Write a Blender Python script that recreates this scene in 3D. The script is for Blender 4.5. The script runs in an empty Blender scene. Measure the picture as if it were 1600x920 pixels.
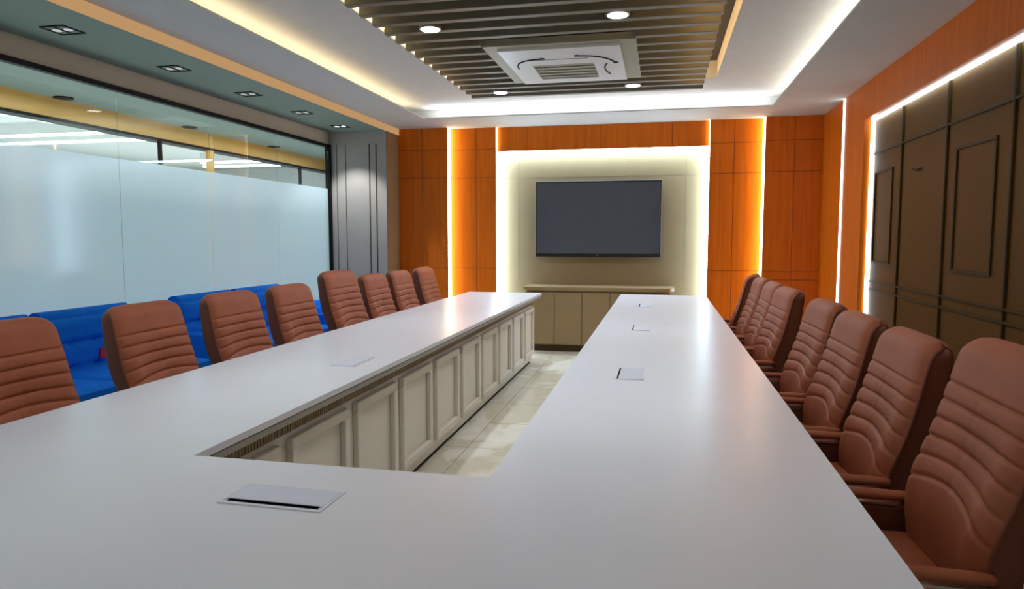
import bpy, bmesh, math, random
from mathutils import Vector, Matrix
random.seed(7)
R = math.radians
scene = bpy.context.scene
col = scene.collection

# ------------------------------------------------------------------ camera
cam_d = bpy.data.cameras.new('camera')
cam_d.sensor_width = 36.0
cam_d.lens = 1080.0 / 1600.0 * 36.0
cam_d.clip_start = 0.02
cam_o = bpy.data.objects.new('camera', cam_d)
col.objects.link(cam_o)
fwd = Vector((-0.2103255, 0.97409786, -0.08304548)).normalized()
right = Vector((0.97747429, 0.21105454, 0.0)).normalized()
up = right.cross(fwd).normalized()
cam_o.matrix_world = Matrix((
    (right.x, up.x, -fwd.x, 0.0), (right.y, up.y, -fwd.y, 0.0),
    (right.z, up.z, -fwd.z, 1.35), (0, 0, 0, 1)))
scene.camera = cam_o

# ------------------------------------------------------------------ exposure, world
scene.view_settings.view_transform = 'Standard'
scene.view_settings.look = 'None'
scene.view_settings.gamma = 1.0
scene.view_settings.use_curve_mapping = False
scene.view_settings.exposure = 0.0
scene.cycles.use_denoising = True
scene.cycles.max_bounces = 8
scene.cycles.diffuse_bounces = 4
scene.cycles.glossy_bounces = 4
scene.cycles.transmission_bounces = 6
scene.cycles.transparent_max_bounces = 12
scene.cycles.sample_clamp_indirect = 4.0
scene.cycles.blur_glossy = 0.5
world = bpy.data.worlds.new('world')
scene.world = world
world.use_nodes = True
world.node_tree.nodes['Background'].inputs[0].default_value = (0.60, 0.72, 0.85, 1)
world.node_tree.nodes['Background'].inputs[1].default_value = 0.05

# LED strengths (emission of the strips) and their colours
WARM = (1.0, 0.58, 0.20)
CREAM = (1.0, 0.79, 0.50)
WHITE = (0.72, 0.88, 1.0)
ICE = (0.55, 0.78, 1.0)
AMBER = (1.0, 0.85, 0.58)
COVE_LEFT, COVE_FAR, COVE_RIGHT = 10.0, 24.0, 24.0
SLOT_LED, SLAT_LED = 30.0, 10.0
FASCIA_GLOW = 0.5  # glow of the ceiling step fascia, which is no lamp
WOOD_LED, NICHE_LED, RIGHT_LED, RIGHT_PANEL_LED = 13.0, 29.0, 5.0, 10.0
TUBE, SPOT_CEIL, SPOT_SOFFIT, OFFICE_FILL = 7.0, 66.0, 4.0, 29.0


def area_lamp(name, loc, size, energy, color, rot=(0, 0, 0)):
    d = bpy.data.lights.new(name, 'AREA')
    d.shape = 'RECTANGLE'
    d.size, d.size_y = size
    d.energy = energy
    d.color = color
    o = bpy.data.objects.new(name, d)
    o.location = loc
    o.rotation_euler = rot
    col.objects.link(o)
    return o


def spot_lamp(name, loc, energy, color, angle=80, blend=0.6, radius=0.03, rot=(0, 0, 0), parent=None):
    d = bpy.data.lights.new(name, 'SPOT')
    d.energy = energy
    d.color = color
    d.spot_size = R(angle)
    d.spot_blend = blend
    d.shadow_soft_size = radius
    o = bpy.data.objects.new(name, d)
    o.location = loc
    o.rotation_euler = rot
    col.objects.link(o)
    if parent:
        o.parent = parent
    return o


# area lamps standing in for the office tubes, plus added uplights and rear fill
area_lamp('office_light', (-7.2, 5.0, 2.58), (3.6, 11.0), OFFICE_FILL * 3.0, (0.80, 0.93, 1.0))
area_lamp('corridor_light', (-4.45, 4.6, 2.44), (0.5, 9.0), OFFICE_FILL * 1.0, (0.80, 0.93, 1.0))
area_lamp('office_fill_uplight', (-7.6, 6.0, 1.7), (4.0, 12.0), OFFICE_FILL * 7.0, (0.95, 0.98, 1.0), (R(180), 0, 0))  # added behind the film, unseen, to brighten the office ceiling
area_lamp('corridor_fill_uplight', (-4.45, 4.6, 1.6), (0.5, 11.0), OFFICE_FILL * 0.8, (1.0, 0.97, 0.92), (R(180), 0, 0))  # added out of sight to lift the corridor ceiling and bulkhead
area_lamp('rear_fill_light', (-0.9, -0.4, 2.60), (2.4, 0.6), 9.0, (0.95, 0.97, 1.0))  # added fill from behind the camera, no fixture modelled


# ------------------------------------------------------------------ materials
def new_mat(name):
    m = bpy.data.materials.new(name)
    m.use_nodes = True
    nt = m.node_tree
    for n in list(nt.nodes):
        nt.nodes.remove(n)
    out = nt.nodes.new('ShaderNodeOutputMaterial')
    b = nt.nodes.new('ShaderNodeBsdfPrincipled')
    nt.links.new(b.outputs[0], out.inputs[0])
    return m, nt, b, out


def srgb(r, g, b):
    f = lambda c: c / 255 / 12.92 if c / 255 <= 0.04045 else ((c / 255 + 0.055) / 1.055) ** 2.4
    return (f(r), f(g), f(b), 1.0)


def paint(name, c, rough=0.5, var=0.06, scale=6.0, bump=0.0, bump_scale=200.0, metallic=0.0, spec=0.5, stretch=(1, 1, 1)):
    """paint-like procedural material: faint noise in colour, optional fine bump"""
    m, nt, b, out = new_mat(name)
    tc = nt.nodes.new('ShaderNodeTexCoord')
    mp = nt.nodes.new('ShaderNodeMapping')
    mp.inputs['Scale'].default_value = stretch
    nt.links.new(tc.outputs['Object'], mp.inputs[0])
    nz = nt.nodes.new('ShaderNodeTexNoise')
    nz.inputs['Scale'].default_value = scale
    nz.inputs['Detail'].default_value = 3
    nt.links.new(mp.outputs[0], nz.inputs['Vector'])
    rp = nt.nodes.new('ShaderNodeValToRGB')
    rp.color_ramp.elements[0].position = 0.3
    rp.color_ramp.elements[1].position = 0.7
    rp.color_ramp.elements[0].color = tuple(x * (1 - var) for x in c[:3]) + (1,)
    rp.color_ramp.elements[1].color = tuple(min(1, x * (1 + var)) for x in c[:3]) + (1,)
    nt.links.new(nz.outputs[0], rp.inputs[0])
    nt.links.new(rp.outputs[0], b.inputs['Base Color'])
    b.inputs['Roughness'].default_value = rough
    b.inputs['Metallic'].default_value = metallic
    b.inputs['Specular IOR Level'].default_value = spec
    if bump:
        n2 = nt.nodes.new('ShaderNodeTexNoise')
        n2.inputs['Scale'].default_value = bump_scale
        nt.links.new(mp.outputs[0], n2.inputs['Vector'])
        bp = nt.nodes.new('ShaderNodeBump')
        bp.inputs['Strength'].default_value = bump
        bp.inputs['Distance'].default_value = 0.002
        nt.links.new(n2.outputs[0], bp.inputs['Height'])
        nt.links.new(bp.outputs[0], b.inputs['Normal'])
    return m


def emitter(name, c, s):
    m = bpy.data.materials.new(name)
    m.use_nodes = True
    nt = m.node_tree
    for n in list(nt.nodes):
        nt.nodes.remove(n)
    out = nt.nodes.new('ShaderNodeOutputMaterial')
    e = nt.nodes.new('ShaderNodeEmission')
    e.inputs[0].default_value = tuple(c[:3]) + (1,)
    e.inputs[1].default_value = s
    nt.links.new(e.outputs[0], out.inputs[0])
    return m


def wood_mat(name, c1, c2, rough=0.38):
    """orange veneer with upright grain"""
    m, nt, b, out = new_mat(name)
    tc = nt.nodes.new('ShaderNodeTexCoord')
    mp = nt.nodes.new('ShaderNodeMapping')
    mp.inputs['Scale'].default_value = (14, 14, 0.7)
    nt.links.new(tc.outputs['Object'], mp.inputs[0])
    nz = nt.nodes.new('ShaderNodeTexNoise')
    nz.inputs['Scale'].default_value = 1.6
    nz.inputs['Detail'].default_value = 6
    nz.inputs['Distortion'].default_value = 0.6
    nt.links.new(mp.outputs[0], nz.inputs['Vector'])
    rp = nt.nodes.new('ShaderNodeValToRGB')
    rp.color_ramp.elements[0].position = 0.32
    rp.color_ramp.elements[0].color = c1
    rp.color_ramp.elements[1].position = 0.70
    rp.color_ramp.elements[1].color = c2
    nt.links.new(nz.outputs[0], rp.inputs[0])
    nt.links.new(rp.outputs[0], b.inputs['Base Color'])
    b.inputs['Roughness'].default_value = rough
    b.inputs['Specular IOR Level'].default_value = 0.15
    return m


def marble_mat(name):
    m, nt, b, out = new_mat(name)
    tc = nt.nodes.new('ShaderNodeTexCoord')
    nz = nt.nodes.new('ShaderNodeTexNoise')
    nz.inputs['Scale'].default_value = 1.3
    nz.inputs['Detail'].default_value = 8
    nz.inputs['Distortion'].default_value = 1.6
    nt.links.new(tc.outputs['Object'], nz.inputs['Vector'])
    rp = nt.nodes.new('ShaderNodeValToRGB')
    e = rp.color_ramp.elements
    e[0].position, e[0].color = 0.35, srgb(214, 212, 198)
    e[1].position, e[1].color = 0.62, srgb(236, 236, 228)
    x = e.new(0.49)
    x.color = srgb(210, 205, 186)
    x = e.new(0.53)
    x.color = srgb(228, 226, 214)
    nt.links.new(nz.outputs[0], rp.inputs[0])
    br = nt.nodes.new('ShaderNodeTexBrick')
    br.offset = 0.0
    br.inputs['Scale'].default_value = 1.0
    br.inputs['Brick Width'].default_value = 0.6
    br.inputs['Row Height'].default_value = 0.6
    br.inputs['Mortar Size'].default_value = 0.0025
    br.inputs['Mortar'].default_value = srgb(150, 142, 120)
    nt.links.new(tc.outputs['Object'], br.inputs['Vector'])
    nt.links.new(rp.outputs[0], br.inputs['Color1'])
    nt.links.new(rp.outputs[0], br.inputs['Color2'])
    nt.links.new(br.outputs[0], b.inputs['Base Color'])
    b.inputs['Roughness'].default_value = 0.16
    return m


def leather_mat(name, c):
    m, nt, b, out = new_mat(name)
    tc = nt.nodes.new('ShaderNodeTexCoord')
    nz = nt.nodes.new('ShaderNodeTexNoise')
    nz.inputs['Scale'].default_value = 5
    nt.links.new(tc.outputs['Object'], nz.inputs['Vector'])
    rp = nt.nodes.new('ShaderNodeValToRGB')
    rp.color_ramp.elements[0].position = 0.3
    rp.color_ramp.elements[0].color = tuple(x * 0.88 for x in c[:3]) + (1,)
    rp.color_ramp.elements[1].position = 0.7
    rp.color_ramp.elements[1].color = tuple(x * 1.08 for x in c[:3]) + (1,)
    nt.links.new(nz.outputs[0], rp.inputs[0])
    nt.links.new(rp.outputs[0], b.inputs['Base Color'])
    b.inputs['Roughness'].default_value = 0.55
    b.inputs['Specular IOR Level'].default_value = 0.35
    vo = nt.nodes.new('ShaderNodeTexVoronoi')
    vo.inputs['Scale'].default_value = 320
    nt.links.new(tc.outputs['Object'], vo.inputs['Vector'])
    bp = nt.nodes.new('ShaderNodeBump')
    bp.inputs['Strength'].default_value = 0.12
    bp.inputs['Distance'].default_value = 0.001
    nt.links.new(vo.outputs[0], bp.inputs['Height'])
    nt.links.new(bp.outputs[0], b.inputs['Normal'])
    return m


def clear_glass(name):
    m = bpy.data.materials.new(name)
    m.use_nodes = True
    nt = m.node_tree
    for n in list(nt.nodes):
        nt.nodes.remove(n)
    out = nt.nodes.new('ShaderNodeOutputMaterial')
    t = nt.nodes.new('ShaderNodeBsdfTransparent')
    t.inputs[0].default_value = (0.86, 0.94, 0.92, 1)
    g = nt.nodes.new('ShaderNodeBsdfGlossy')
    g.inputs['Roughness'].default_value = 0.01
    lw = nt.nodes.new('ShaderNodeLayerWeight')
    lw.inputs['Blend'].default_value = 0.5
    pw = nt.nodes.new('ShaderNodeMath')
    pw.operation = 'POWER'
    pw.inputs[1].default_value = 5.0
    nt.links.new(lw.outputs['Facing'], pw.inputs[0])
    f = nt.nodes.new('ShaderNodeMath')
    f.operation = 'MULTIPLY_ADD'
    f.inputs[1].default_value = 0.96
    f.inputs[2].default_value = 0.04
    nt.links.new(pw.outputs[0], f.inputs[0])
    mx = nt.nodes.new('ShaderNodeMixShader')
    nt.links.new(f.outputs[0], mx.inputs[0])
    nt.links.new(t.outputs[0], mx.inputs[1])
    nt.links.new(g.outputs[0], mx.inputs[2])
    nt.links.new(mx.outputs[0], out.inputs[0])
    return m


def frosted_glass(name):
    m = bpy.data.materials.new(name)
    m.use_nodes = True
    nt = m.node_tree
    for n in list(nt.nodes):
        nt.nodes.remove(n)
    out = nt.nodes.new('ShaderNodeOutputMaterial')
    tc = nt.nodes.new('ShaderNodeTexCoord')
    nz = nt.nodes.new('ShaderNodeTexNoise')
    nz.inputs['Scale'].default_value = 0.9
    nt.links.new(tc.outputs['Object'], nz.inputs['Vector'])
    rp = nt.nodes.new('ShaderNodeValToRGB')
    rp.color_ramp.elements[0].color = (0.56, 0.77, 0.83, 1)
    rp.color_ramp.elements[1].color = (0.66, 0.81, 0.88, 1)
    nt.links.new(nz.outputs[0], rp.inputs[0])
    tl = nt.nodes.new('ShaderNodeBsdfTranslucent')
    nt.links.new(rp.outputs[0], tl.inputs[0])
    df = nt.nodes.new('ShaderNodeBsdfDiffuse')
    nt.links.new(rp.outputs[0], df.inputs[0])
    m1 = nt.nodes.new('ShaderNodeMixShader')
    m1.inputs[0].default_value = 0.35
    nt.links.new(tl.outputs[0], m1.inputs[1])
    nt.links.new(df.outputs[0], m1.inputs[2])
    tr = nt.nodes.new('ShaderNodeBsdfTransparent')
    m2 = nt.nodes.new('ShaderNodeMixShader')
    m2.inputs[0].default_value = 0.08
    nt.links.new(m1.outputs[0], m2.inputs[1])
    nt.links.new(tr.outputs[0], m2.inputs[2])
    g = nt.nodes.new('ShaderNodeBsdfGlossy')
    g.inputs['Roughness'].default_value = 0.13
    lw = nt.nodes.new('ShaderNodeLayerWeight')
    lw.inputs['Blend'].default_value = 0.5
    pw = nt.nodes.new('ShaderNodeMath')
    pw.operation = 'POWER'
    pw.inputs[1].default_value = 5.0
    nt.links.new(lw.outputs['Facing'], pw.inputs[0])
    f = nt.nodes.new('ShaderNodeMath')
    f.operation = 'MULTIPLY_ADD'
    f.inputs[1].default_value = 0.96
    f.inputs[2].default_value = 0.04
    nt.links.new(pw.outputs[0], f.inputs[0])
    mx = nt.nodes.new('ShaderNodeMixShader')
    nt.links.new(f.outputs[0], mx.inputs[0])
    nt.links.new(m2.outputs[0], mx.inputs[1])
    nt.links.new(g.outputs[0], mx.inputs[2])
    nt.links.new(mx.outputs[0], out.inputs[0])
    return m


M = {
    'ceiling': paint('ceiling_paint', srgb(205, 205, 200), 0.8, 0.02),
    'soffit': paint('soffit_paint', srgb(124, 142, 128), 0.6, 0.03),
    'column': paint('column_laminate', srgb(172, 166, 158), 0.5, 0.03),
    'column_side': paint('column_laminate_warm_lit', srgb(142, 112, 78), 0.5, 0.03, spec=0.2),  # column laminate again, browner: warm light on its side put into the colour
    'header': paint('header_paint', srgb(186, 176, 156), 0.7, 0.03),
    'white_wall': paint('white_wall_paint', srgb(214, 216, 214), 0.8, 0.02),
    'wood': wood_mat('orange_veneer', srgb(204, 100, 18), srgb(220, 116, 26)),
    'seam': paint('dark_seam', srgb(92, 36, 8), 0.6, 0.05),
    'niche': paint('beige_laminate', srgb(146, 124, 90), 0.5, 0.03, spec=0.3),
    'niche_seam': paint('beige_seam', srgb(120, 106, 78), 0.6, 0.03),
    'olive': paint('taupe_laminate', srgb(104, 74, 34), 0.65, 0.05, scale=2, spec=0.12),
    'olive_dark': paint('taupe_moulding', srgb(72, 59, 35), 0.6, 0.05, spec=0.15),  # darker than the boards: shade at the mouldings put into the colour
    'table': paint('table_laminate', srgb(226, 229, 239), 0.30, 0.015, scale=3, spec=0.5),
    'table_edge': paint('table_edge_band', srgb(150, 146, 138), 0.4, 0.03),
    'table_base': paint('table_base_paint', srgb(214, 208, 197), 0.45, 0.02),
    'fluted': paint('fluted_veneer', srgb(142, 120, 84), 0.5, 0.06),
    'dark': paint('black_plastic', srgb(12, 12, 15), 0.6, 0.1, spec=0.15),
    'black_metal': paint('black_metal', srgb(10, 10, 13), 0.5, 0.1, spec=0.2),
    'chrome': paint('chrome', srgb(200, 195, 190), 0.18, 0.02, metallic=1.0),
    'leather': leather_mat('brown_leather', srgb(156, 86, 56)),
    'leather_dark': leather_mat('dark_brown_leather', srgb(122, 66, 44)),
    'blue': paint('blue_fabric', srgb(2, 118, 232), 0.85, 0.08, scale=40, bump=0.3, bump_scale=500, spec=0.2),
    'slat': paint('slat_laminate', srgb(114, 109, 92), 0.5, 0.05),
    'slat_back': paint('recess_paint', srgb(62, 58, 48), 0.8, 0.05),
    'surround': paint('surround_laminate', srgb(150, 146, 124), 0.5, 0.02),
    'ac_white': paint('white_plastic', srgb(214, 214, 212), 0.4, 0.01),
    'ac_grey': paint('grey_plastic', srgb(128, 126, 112), 0.5, 0.03),
    'socket': paint('brushed_aluminium', srgb(212, 219, 236), 0.4, 0.02),
    'screen': paint('black_glass_screen', srgb(78, 84, 96), 0.2, 0.03, spec=0.8),
    'bezel': paint('black_bezel', srgb(20, 18, 18), 0.35, 0.05),
    'corridor_ceiling': paint('corridor_ceiling_paint', srgb(150, 166, 160), 0.7, 0.02),
    'bulkhead': paint('bulkhead_veneer', srgb(250, 184, 102), 0.5, 0.04),
    'office_floor': paint('office_floor_tile', srgb(180, 184, 186), 0.4, 0.03),
    'slot': paint('black_slot', srgb(4, 4, 7), 0.9, 0.05, spec=0.0),
    'red': paint('red_fabric_tag', srgb(200, 30, 50), 0.6, 0.05),
    'floor': marble_mat('marble_floor'),
    'glass': clear_glass('clear_glass'),
    'frost': frosted_glass('frosted_film_glass'),
}


# ------------------------------------------------------------------ mesh helpers
class MB:
    def __init__(self):
        self.v, self.f = [], []

    def add(self, vs, fs):
        n = len(self.v)
        self.v += [tuple(p) for p in vs]
        self.f += [tuple(i + n for i in q) for q in fs]
        return self

    def box(self, x0, x1, y0, y1, z0, z1, ch=0.0):
        if ch <= 0:
            vs = [(x, y, z) for x in (x0, x1) for y in (y0, y1) for z in (z0, z1)]
            fs = [(0, 1, 3, 2), (4, 6, 7, 5), (0, 4, 5, 1), (2, 3, 7, 6), (0, 2, 6, 4), (1, 5, 7, 3)]
            return self.add(vs, fs)
        bm = bmesh.new()
        bmesh.ops.create_cube(bm, size=1.0)
        for v in bm.verts:
            v.co = Vector(((x0 + x1) / 2 + v.co.x * (x1 - x0), (y0 + y1) / 2 + v.co.y * (y1 - y0), (z0 + z1) / 2 + v.co.z * (z1 - z0)))
        bmesh.ops.bevel(bm, geom=list(bm.edges), offset=ch, segments=3 if ch > 0.006 else 1, profile=0.5, affect='EDGES')
        bm.verts.index_update()
        self.add([v.co[:] for v in bm.verts], [[v.index for v in f.verts] for f in bm.faces])
        bm.free()
        return self

    def prism(self, pts, z0, z1):
        """polygon in xy, extruded in z"""
        n = len(pts)
        vs = [(x, y, z0) for x, y in pts] + [(x, y, z1) for x, y in pts]
        fs = [tuple(range(n))[::-1], tuple(range(n, 2 * n))]
        fs += [(i, (i + 1) % n, n + (i + 1) % n, n + i) for i in range(n)]
        return self.add(vs, fs)

    def tube(self, pts, r, seg=8, closed=False):
        pts = [Vector(p) for p in pts]
        n = len(pts)
        rs = r if isinstance(r, (list, tuple)) else [r] * n
        vs, fs = [], []
        prev = None
        for i, p in enumerate(pts):
            a = pts[max(i - 1, 0)] if not closed else pts[(i - 1) % n]
            b = pts[min(i + 1, n - 1)] if not closed else pts[(i + 1) % n]
            t = (b - a).normalized()
            if prev is None:
                ref = Vector((0, 0, 1)) if abs(t.z) < 0.9 else Vector((1, 0, 0))
                u = t.cross(ref).normalized()
            else:
                u = (prev - t * prev.dot(t)).normalized()
            prev = u
            w = t.cross(u)
            for k in range(seg):
                a_ = 2 * math.pi * k / seg
                vs.append(p + (u * math.cos(a_) + w * math.sin(a_)) * rs[i])
        for i in range(n - 1 if not closed else n):
            j = (i + 1) % n
            for k in range(seg):
                fs.append((i * seg + k, i * seg + (k + 1) % seg, j * seg + (k + 1) % seg, j * seg + k))
        if not closed:
            fs.append(tuple(range(seg))[::-1])
            fs.append(tuple(range((n - 1) * seg, n * seg)))
        return self.add(vs, fs)

    def lathe(self, prof, seg=24, c=(0, 0)):
        """profile of (radius, z), closed with caps"""
        n = len(prof)
        vs = [(c[0] + r * math.cos(2 * math.pi * k / seg), c[1] + r * math.sin(2 * math.pi * k / seg), z) for r, z in prof for k in range(seg)]
        fs = []
        for i in range(n - 1):
            for k in range(seg):
                fs.append((i * seg + k, i * seg + (k + 1) % seg, (i + 1) * seg + (k + 1) % seg, (i + 1) * seg + k))
        fs.append(tuple(range(seg))[::-1])
        fs.append(tuple(range((n - 1) * seg, n * seg)))
        return self.add(vs, fs)

    def build(self, name, mat, parent=None, smooth=False, mats=None):
        me = bpy.data.meshes.new(name)
        o0 = Vector((0, 0, 0))
        me.from_pydata(self.v, [], self.f)
        me.update()
        bm = bmesh.new()
        bm.from_mesh(me)
        bmesh.ops.recalc_face_normals(bm, faces=list(bm.faces))
        bm.to_mesh(me)
        bm.free()
        me.materials.append(M[mat] if isinstance(mat, str) else mat)
        if smooth:
            for p in me.polygons:
                p.use_smooth = True
            me.set_sharp_from_angle(angle=R(smooth if smooth is not True else 40))
        o = bpy.data.objects.new(name, me)
        col.objects.link(o)
        if parent:
            o.parent = parent
        return o


def box(name, mat, d, parent=None, ch=0.0):
    return MB().box(*d, ch=ch).build(name, mat, parent)


def tag(o, label, cat, group=None):
    o['label'] = label
    o['category'] = cat
    if group:
        o['group'] = group
    return o


def struct(o):
    o['kind'] = 'structure'
    return o


def thing(name, label, cat, loc=(0, 0, 0), rz=0, group=None):
    o = bpy.data.objects.new(name, None)
    o.empty_display_size = 0.1
    o.location = loc
    o.rotation_euler = (0, 0, rz)
    col.objects.link(o)
    return tag(o, label, cat, group)


def copy_tree(o, parent=None):
    c = o.copy()
    col.objects.link(c)
    if parent:
        c.parent = parent
    for ch in list(o.children):
        copy_tree(ch, c)
    return c


# ================================================================== ROOM SHELL
XG, XC, XR = -3.93, -3.20, 1.70          # glass wall, column side / ceiling step, right wall face
YB, YF = -2.0, 8.46                      # back and far wall
ZC, ZU, ZS = 2.67, 2.82, 2.595           # border ceiling, tray ceiling, lowered strip by the glass

struct(box('floor', 'floor', (XG - 0.05, 2.0, YB, YF + 0.1, -0.1, 0.0)))
struct(box('wall_far', 'white_wall', (XG, 2.0, YF, YF + 0.12, 0, 3.05)))
struct(box('wall_back', 'white_wall', (XG - 0.1, 2.0, YB - 0.12, YB, 0, 3.05)))
# right wall: veneered frame around the recess of the panelling
PY0, PY1, PZ = -1.4, 6.60, 2.36
MB().box(XR, XR + 0.10, PY1, 7.27, 0, ZC + 0.02).box(XR, XR + 0.10, 7.33, YF, 0, ZC + 0.02) \
    .box(XR, XR + 0.10, PY0, PY1, PZ, ZC + 0.02).box(XR, XR + 0.10, YB, PY0, 0, ZC + 0.02) \
    .box(XR + 0.012, XR + 0.10, 7.27, 7.33, 0, ZC + 0.02).box(XR + 0.10, XR + 0.2, YB, YF, 0, 3.05) \
    .build('wall_right', 'wood')
struct(bpy.data.objects['wall_right'])

# ceiling: border with an opening, tray above it with a light trough all round, slot for the slats
OX0, OX1, OY0, OY1 = -2.63, 1.07, -1.3, 7.52
TW = 0.34
c = MB()
for (a, b, d, e) in ((XC, OX0, YB, YF), (OX1, XR + 0.02, YB, YF), (OX0, OX1, OY1, YF), (OX0, OX1, YB, OY0)):
    c.box(a, b, d, e, ZC, ZC + 0.012)
RX0, RX1, RY0, RY1 = -1.985, 0.47, 1.6, 6.77       # hole above the slats
UX0, UX1, UY0, UY1 = OX0 - TW, OX1 + TW, OY0 - TW, OY1 + TW
for (a, b, d, e) in ((UX0, RX0, UY0, UY1), (RX1, UX1, UY0, UY1), (RX0, RX1, RY1, UY1), (RX0, RX1, UY0, RY0)):
    c.box(a, b, d, e, ZU, ZU + 0.02)
for (a, b, d, e) in ((UX0 - 0.02, UX0, UY0, UY1), (UX1, UX1 + 0.02, UY0, UY1), (UX0, UX1, UY1, UY1 + 0.02), (UX0, UX1, UY0 - 0.02, UY0)):
    c.box(a, b, d, e, ZC + 0.012, ZU + 0.02)
for (a, b, d, e) in ((RX0 - 0.02, RX0, RY0, RY1), (RX1, RX1 + 0.02, RY0, RY1), (RX0, RX1, RY1, RY1 + 0.02), (RX0, RX1, RY0 - 0.02, RY0)):
    c.box(a, b, d, e, ZU + 0.02, 2.97)
struct(c.build('ceiling', 'ceiling'))
struct(box('ceiling', 'slat_back', (RX0 - 0.02, RX1 + 0.02, RY0 - 0.02, RY1 + 0.02, 2.97, 3.0)))
# lowered strip along the glass with its header
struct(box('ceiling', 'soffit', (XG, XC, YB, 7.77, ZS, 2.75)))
struct(box('trim_1', 'header', (XG - 0.06, XG, YB, 7.77, 2.45, 2.75)))
# column at the end of the glass
cl = MB().box(XG - 0.035, XC, 7.77, YF, 0, 2.75).build('wall_column', 'column')
struct(cl)
struct(box('trim_9', 'column_side', (XC, XC + 0.005, 7.772, 8.168, 0.09, ZS)))  # thin added sheet carrying the warm-lit tone of the column side
g = MB()
for x, w in ((-3.83, 0.006), (-3.715, 0.006), (-3.41, 0.012), (-3.325, 0.012)):
    g.box(x - w / 2, x + w / 2, 7.766, 7.772, 0.0, 2.45)
struct(g.build('trim_2', 'olive_dark'))
struct(MB().box(XC, XC + 0.012, 7.79, 8.165, 0, 0.09).box(XG, XC, 7.758, 7.77, 0, 0.09).build('baseboard_left', 'olive_dark'))

# ---- glass partition
wf = MB()
wf.box(XG - 0.03, XG + 0.02, YB, 7.77, 2.415, 2.45)
wf.box(XG - 0.03, XG + 0.03, 7.725, 7.77, 0, 2.45)
wf.box(XG - 0.03, XG + 0.02, YB, 7.77, 0.0, 0.06)
win = bpy.data.objects.new('window_1', None)
col.objects.link(win)
struct(win)
wf.build('window_frame', 'black_metal', win)
joints = [-2.0, 0.5, 2.3, 3.37, 4.44, 5.50, 6.60, 7.725]
for i in range(len(joints) - 1):
    a, b = joints[i] + 0.002, joints[i + 1] - 0.002
    MB().box(XG - 0.006, XG + 0.006, a, b, 1.925, 2.415).build('clear_pane', 'glass', win)
    # one sheet: the film turns the lower pane into a lit white surface
    MB().add([(XG, a, 0.06), (XG, b, 0.06), (XG, b, 1.925), (XG, a, 1.925)], [(0, 1, 2, 3)]).build('frosted_pane', 'frost', win)

# ---- beyond the glass: corridor ceiling, lit bulkhead over a second partition, office
struct(box('ceiling', 'corridor_ceiling', (-4.86, XG - 0.06, YB, 13.0, 2.475, 2.52)))
struct(box('trim_3', 'bulkhead', (-5.0, -4.86, YB, 13.0, 2.32, 2.55)))
struct(box('trim_4', 'black_metal', (-5.0, -4.855, YB, 13.0, 2.295, 2.32)))
struct(box('floor', 'office_floor', (-12.0, XG - 0.05, YB, 13.0, -0.1, -0.002)))
struct(box('ceiling', 'white_wall', (-12.0, -5.0, YB, 13.0, 2.75, 2.85)))
struct(MB().box(-12.1, -12.0, YB, 13.0, 0, 2.85).box(-12.0, XG - 0.3, 13.0, 13.1, 0, 2.85).box(-12.0, XG - 0.1, YB - 0.1, YB, 0, 2.85).build('wall_office', 'white_wall'))
post_n = 0
for y, w, mt in ((2.2, 0.03, 'black_metal'), (6.05, 0.03, 'black_metal'), (6.83, 0.10, 'bulkhead'), (8.77, 0.03, 'black_metal')):
    o = box('trim_%d' % (5 + post_n), mt, (-4.89, -4.86, y - w / 2, y + w / 2, 0, 2.32))
    struct(o)
    post_n += 1

# ================================================================== FAR WALL PANELLING
YO, YM, YH = 8.17, 8.27, 8.30            # outer boards, middle boards, header
ZP = ZC + 0.0


def veneer_panel(label, x0, x1, y, z0, z1, vs, hs, d=0.055):
    t = thing('wall_panel', label, 'wall panel', ((x0 + x1) / 2, y + d, z0))
    cx, cy, cz = t.location
    MB().box(x0 - cx, x1 - cx, y - cy, 0, 0, z1 - cz).build('panel_board', 'wood', t)
    s = MB()
    for v in vs:
        s.box(v - 0.0025 - cx, v + 0.0025 - cx, y - 0.0006 - cy, y - cy + 0.002, 0, z1 - cz)
    for h in hs:
        s.box(x0 - cx, x1 - cx, y - 0.0006 - cy, y - cy + 0.002, h - 0.0025 - cz, h + 0.0025 - cz)
    if vs or hs:
        s.build('seam', 'seam', t)
    return t


HS = (0.87, 0.965, 2.07, 2.41)
veneer_panel('dark orange veneer wall panel beside the grey column', XC + 0.002, -2.57, YO, 0, ZP, (-2.895,), HS[1:], d=YF - YO)
veneer_panel('orange veneer wall panel left of the glowing screen niche', -2.568, -1.985, YM, 0, ZP, (-2.235,), HS[1:], d=YF - YM)
veneer_panel('long low orange veneer panel above the screen niche', -1.983, 0.515, YH, 2.385, ZP, (-1.6, -0.73, 0.1), (), d=YF - YH)
veneer_panel('orange veneer wall panel right of the glowing screen niche', 0.517, 1.10, YM, 0, ZP, (0.785,), HS[1:], d=YF - YM)
veneer_panel('orange veneer wall panel in the far right corner', 1.102, XR, YO, 0, ZP, (1.41,), HS, d=YF - YO)

# beige niche board
t = thing('niche_panel', 'beige laminate back board of the niche behind the big screen', 'wall panel', (-0.735, YF - 0.001, 0))
MB().box(-1.25, 1.25, -0.02, 0, 0, 2.384).build('panel_board', 'niche', t)
s = MB()
for x in (-1.0, 1.0):
    s.box(x - 0.003, x + 0.003, -0.021, -0.018, 0.78, 2.384)
s.box(-1.25, 1.25, -0.021, -0.018, 2.07, 2.076)
s.build('seam', 'niche_seam', t)
YN = YF - 0.021


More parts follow.
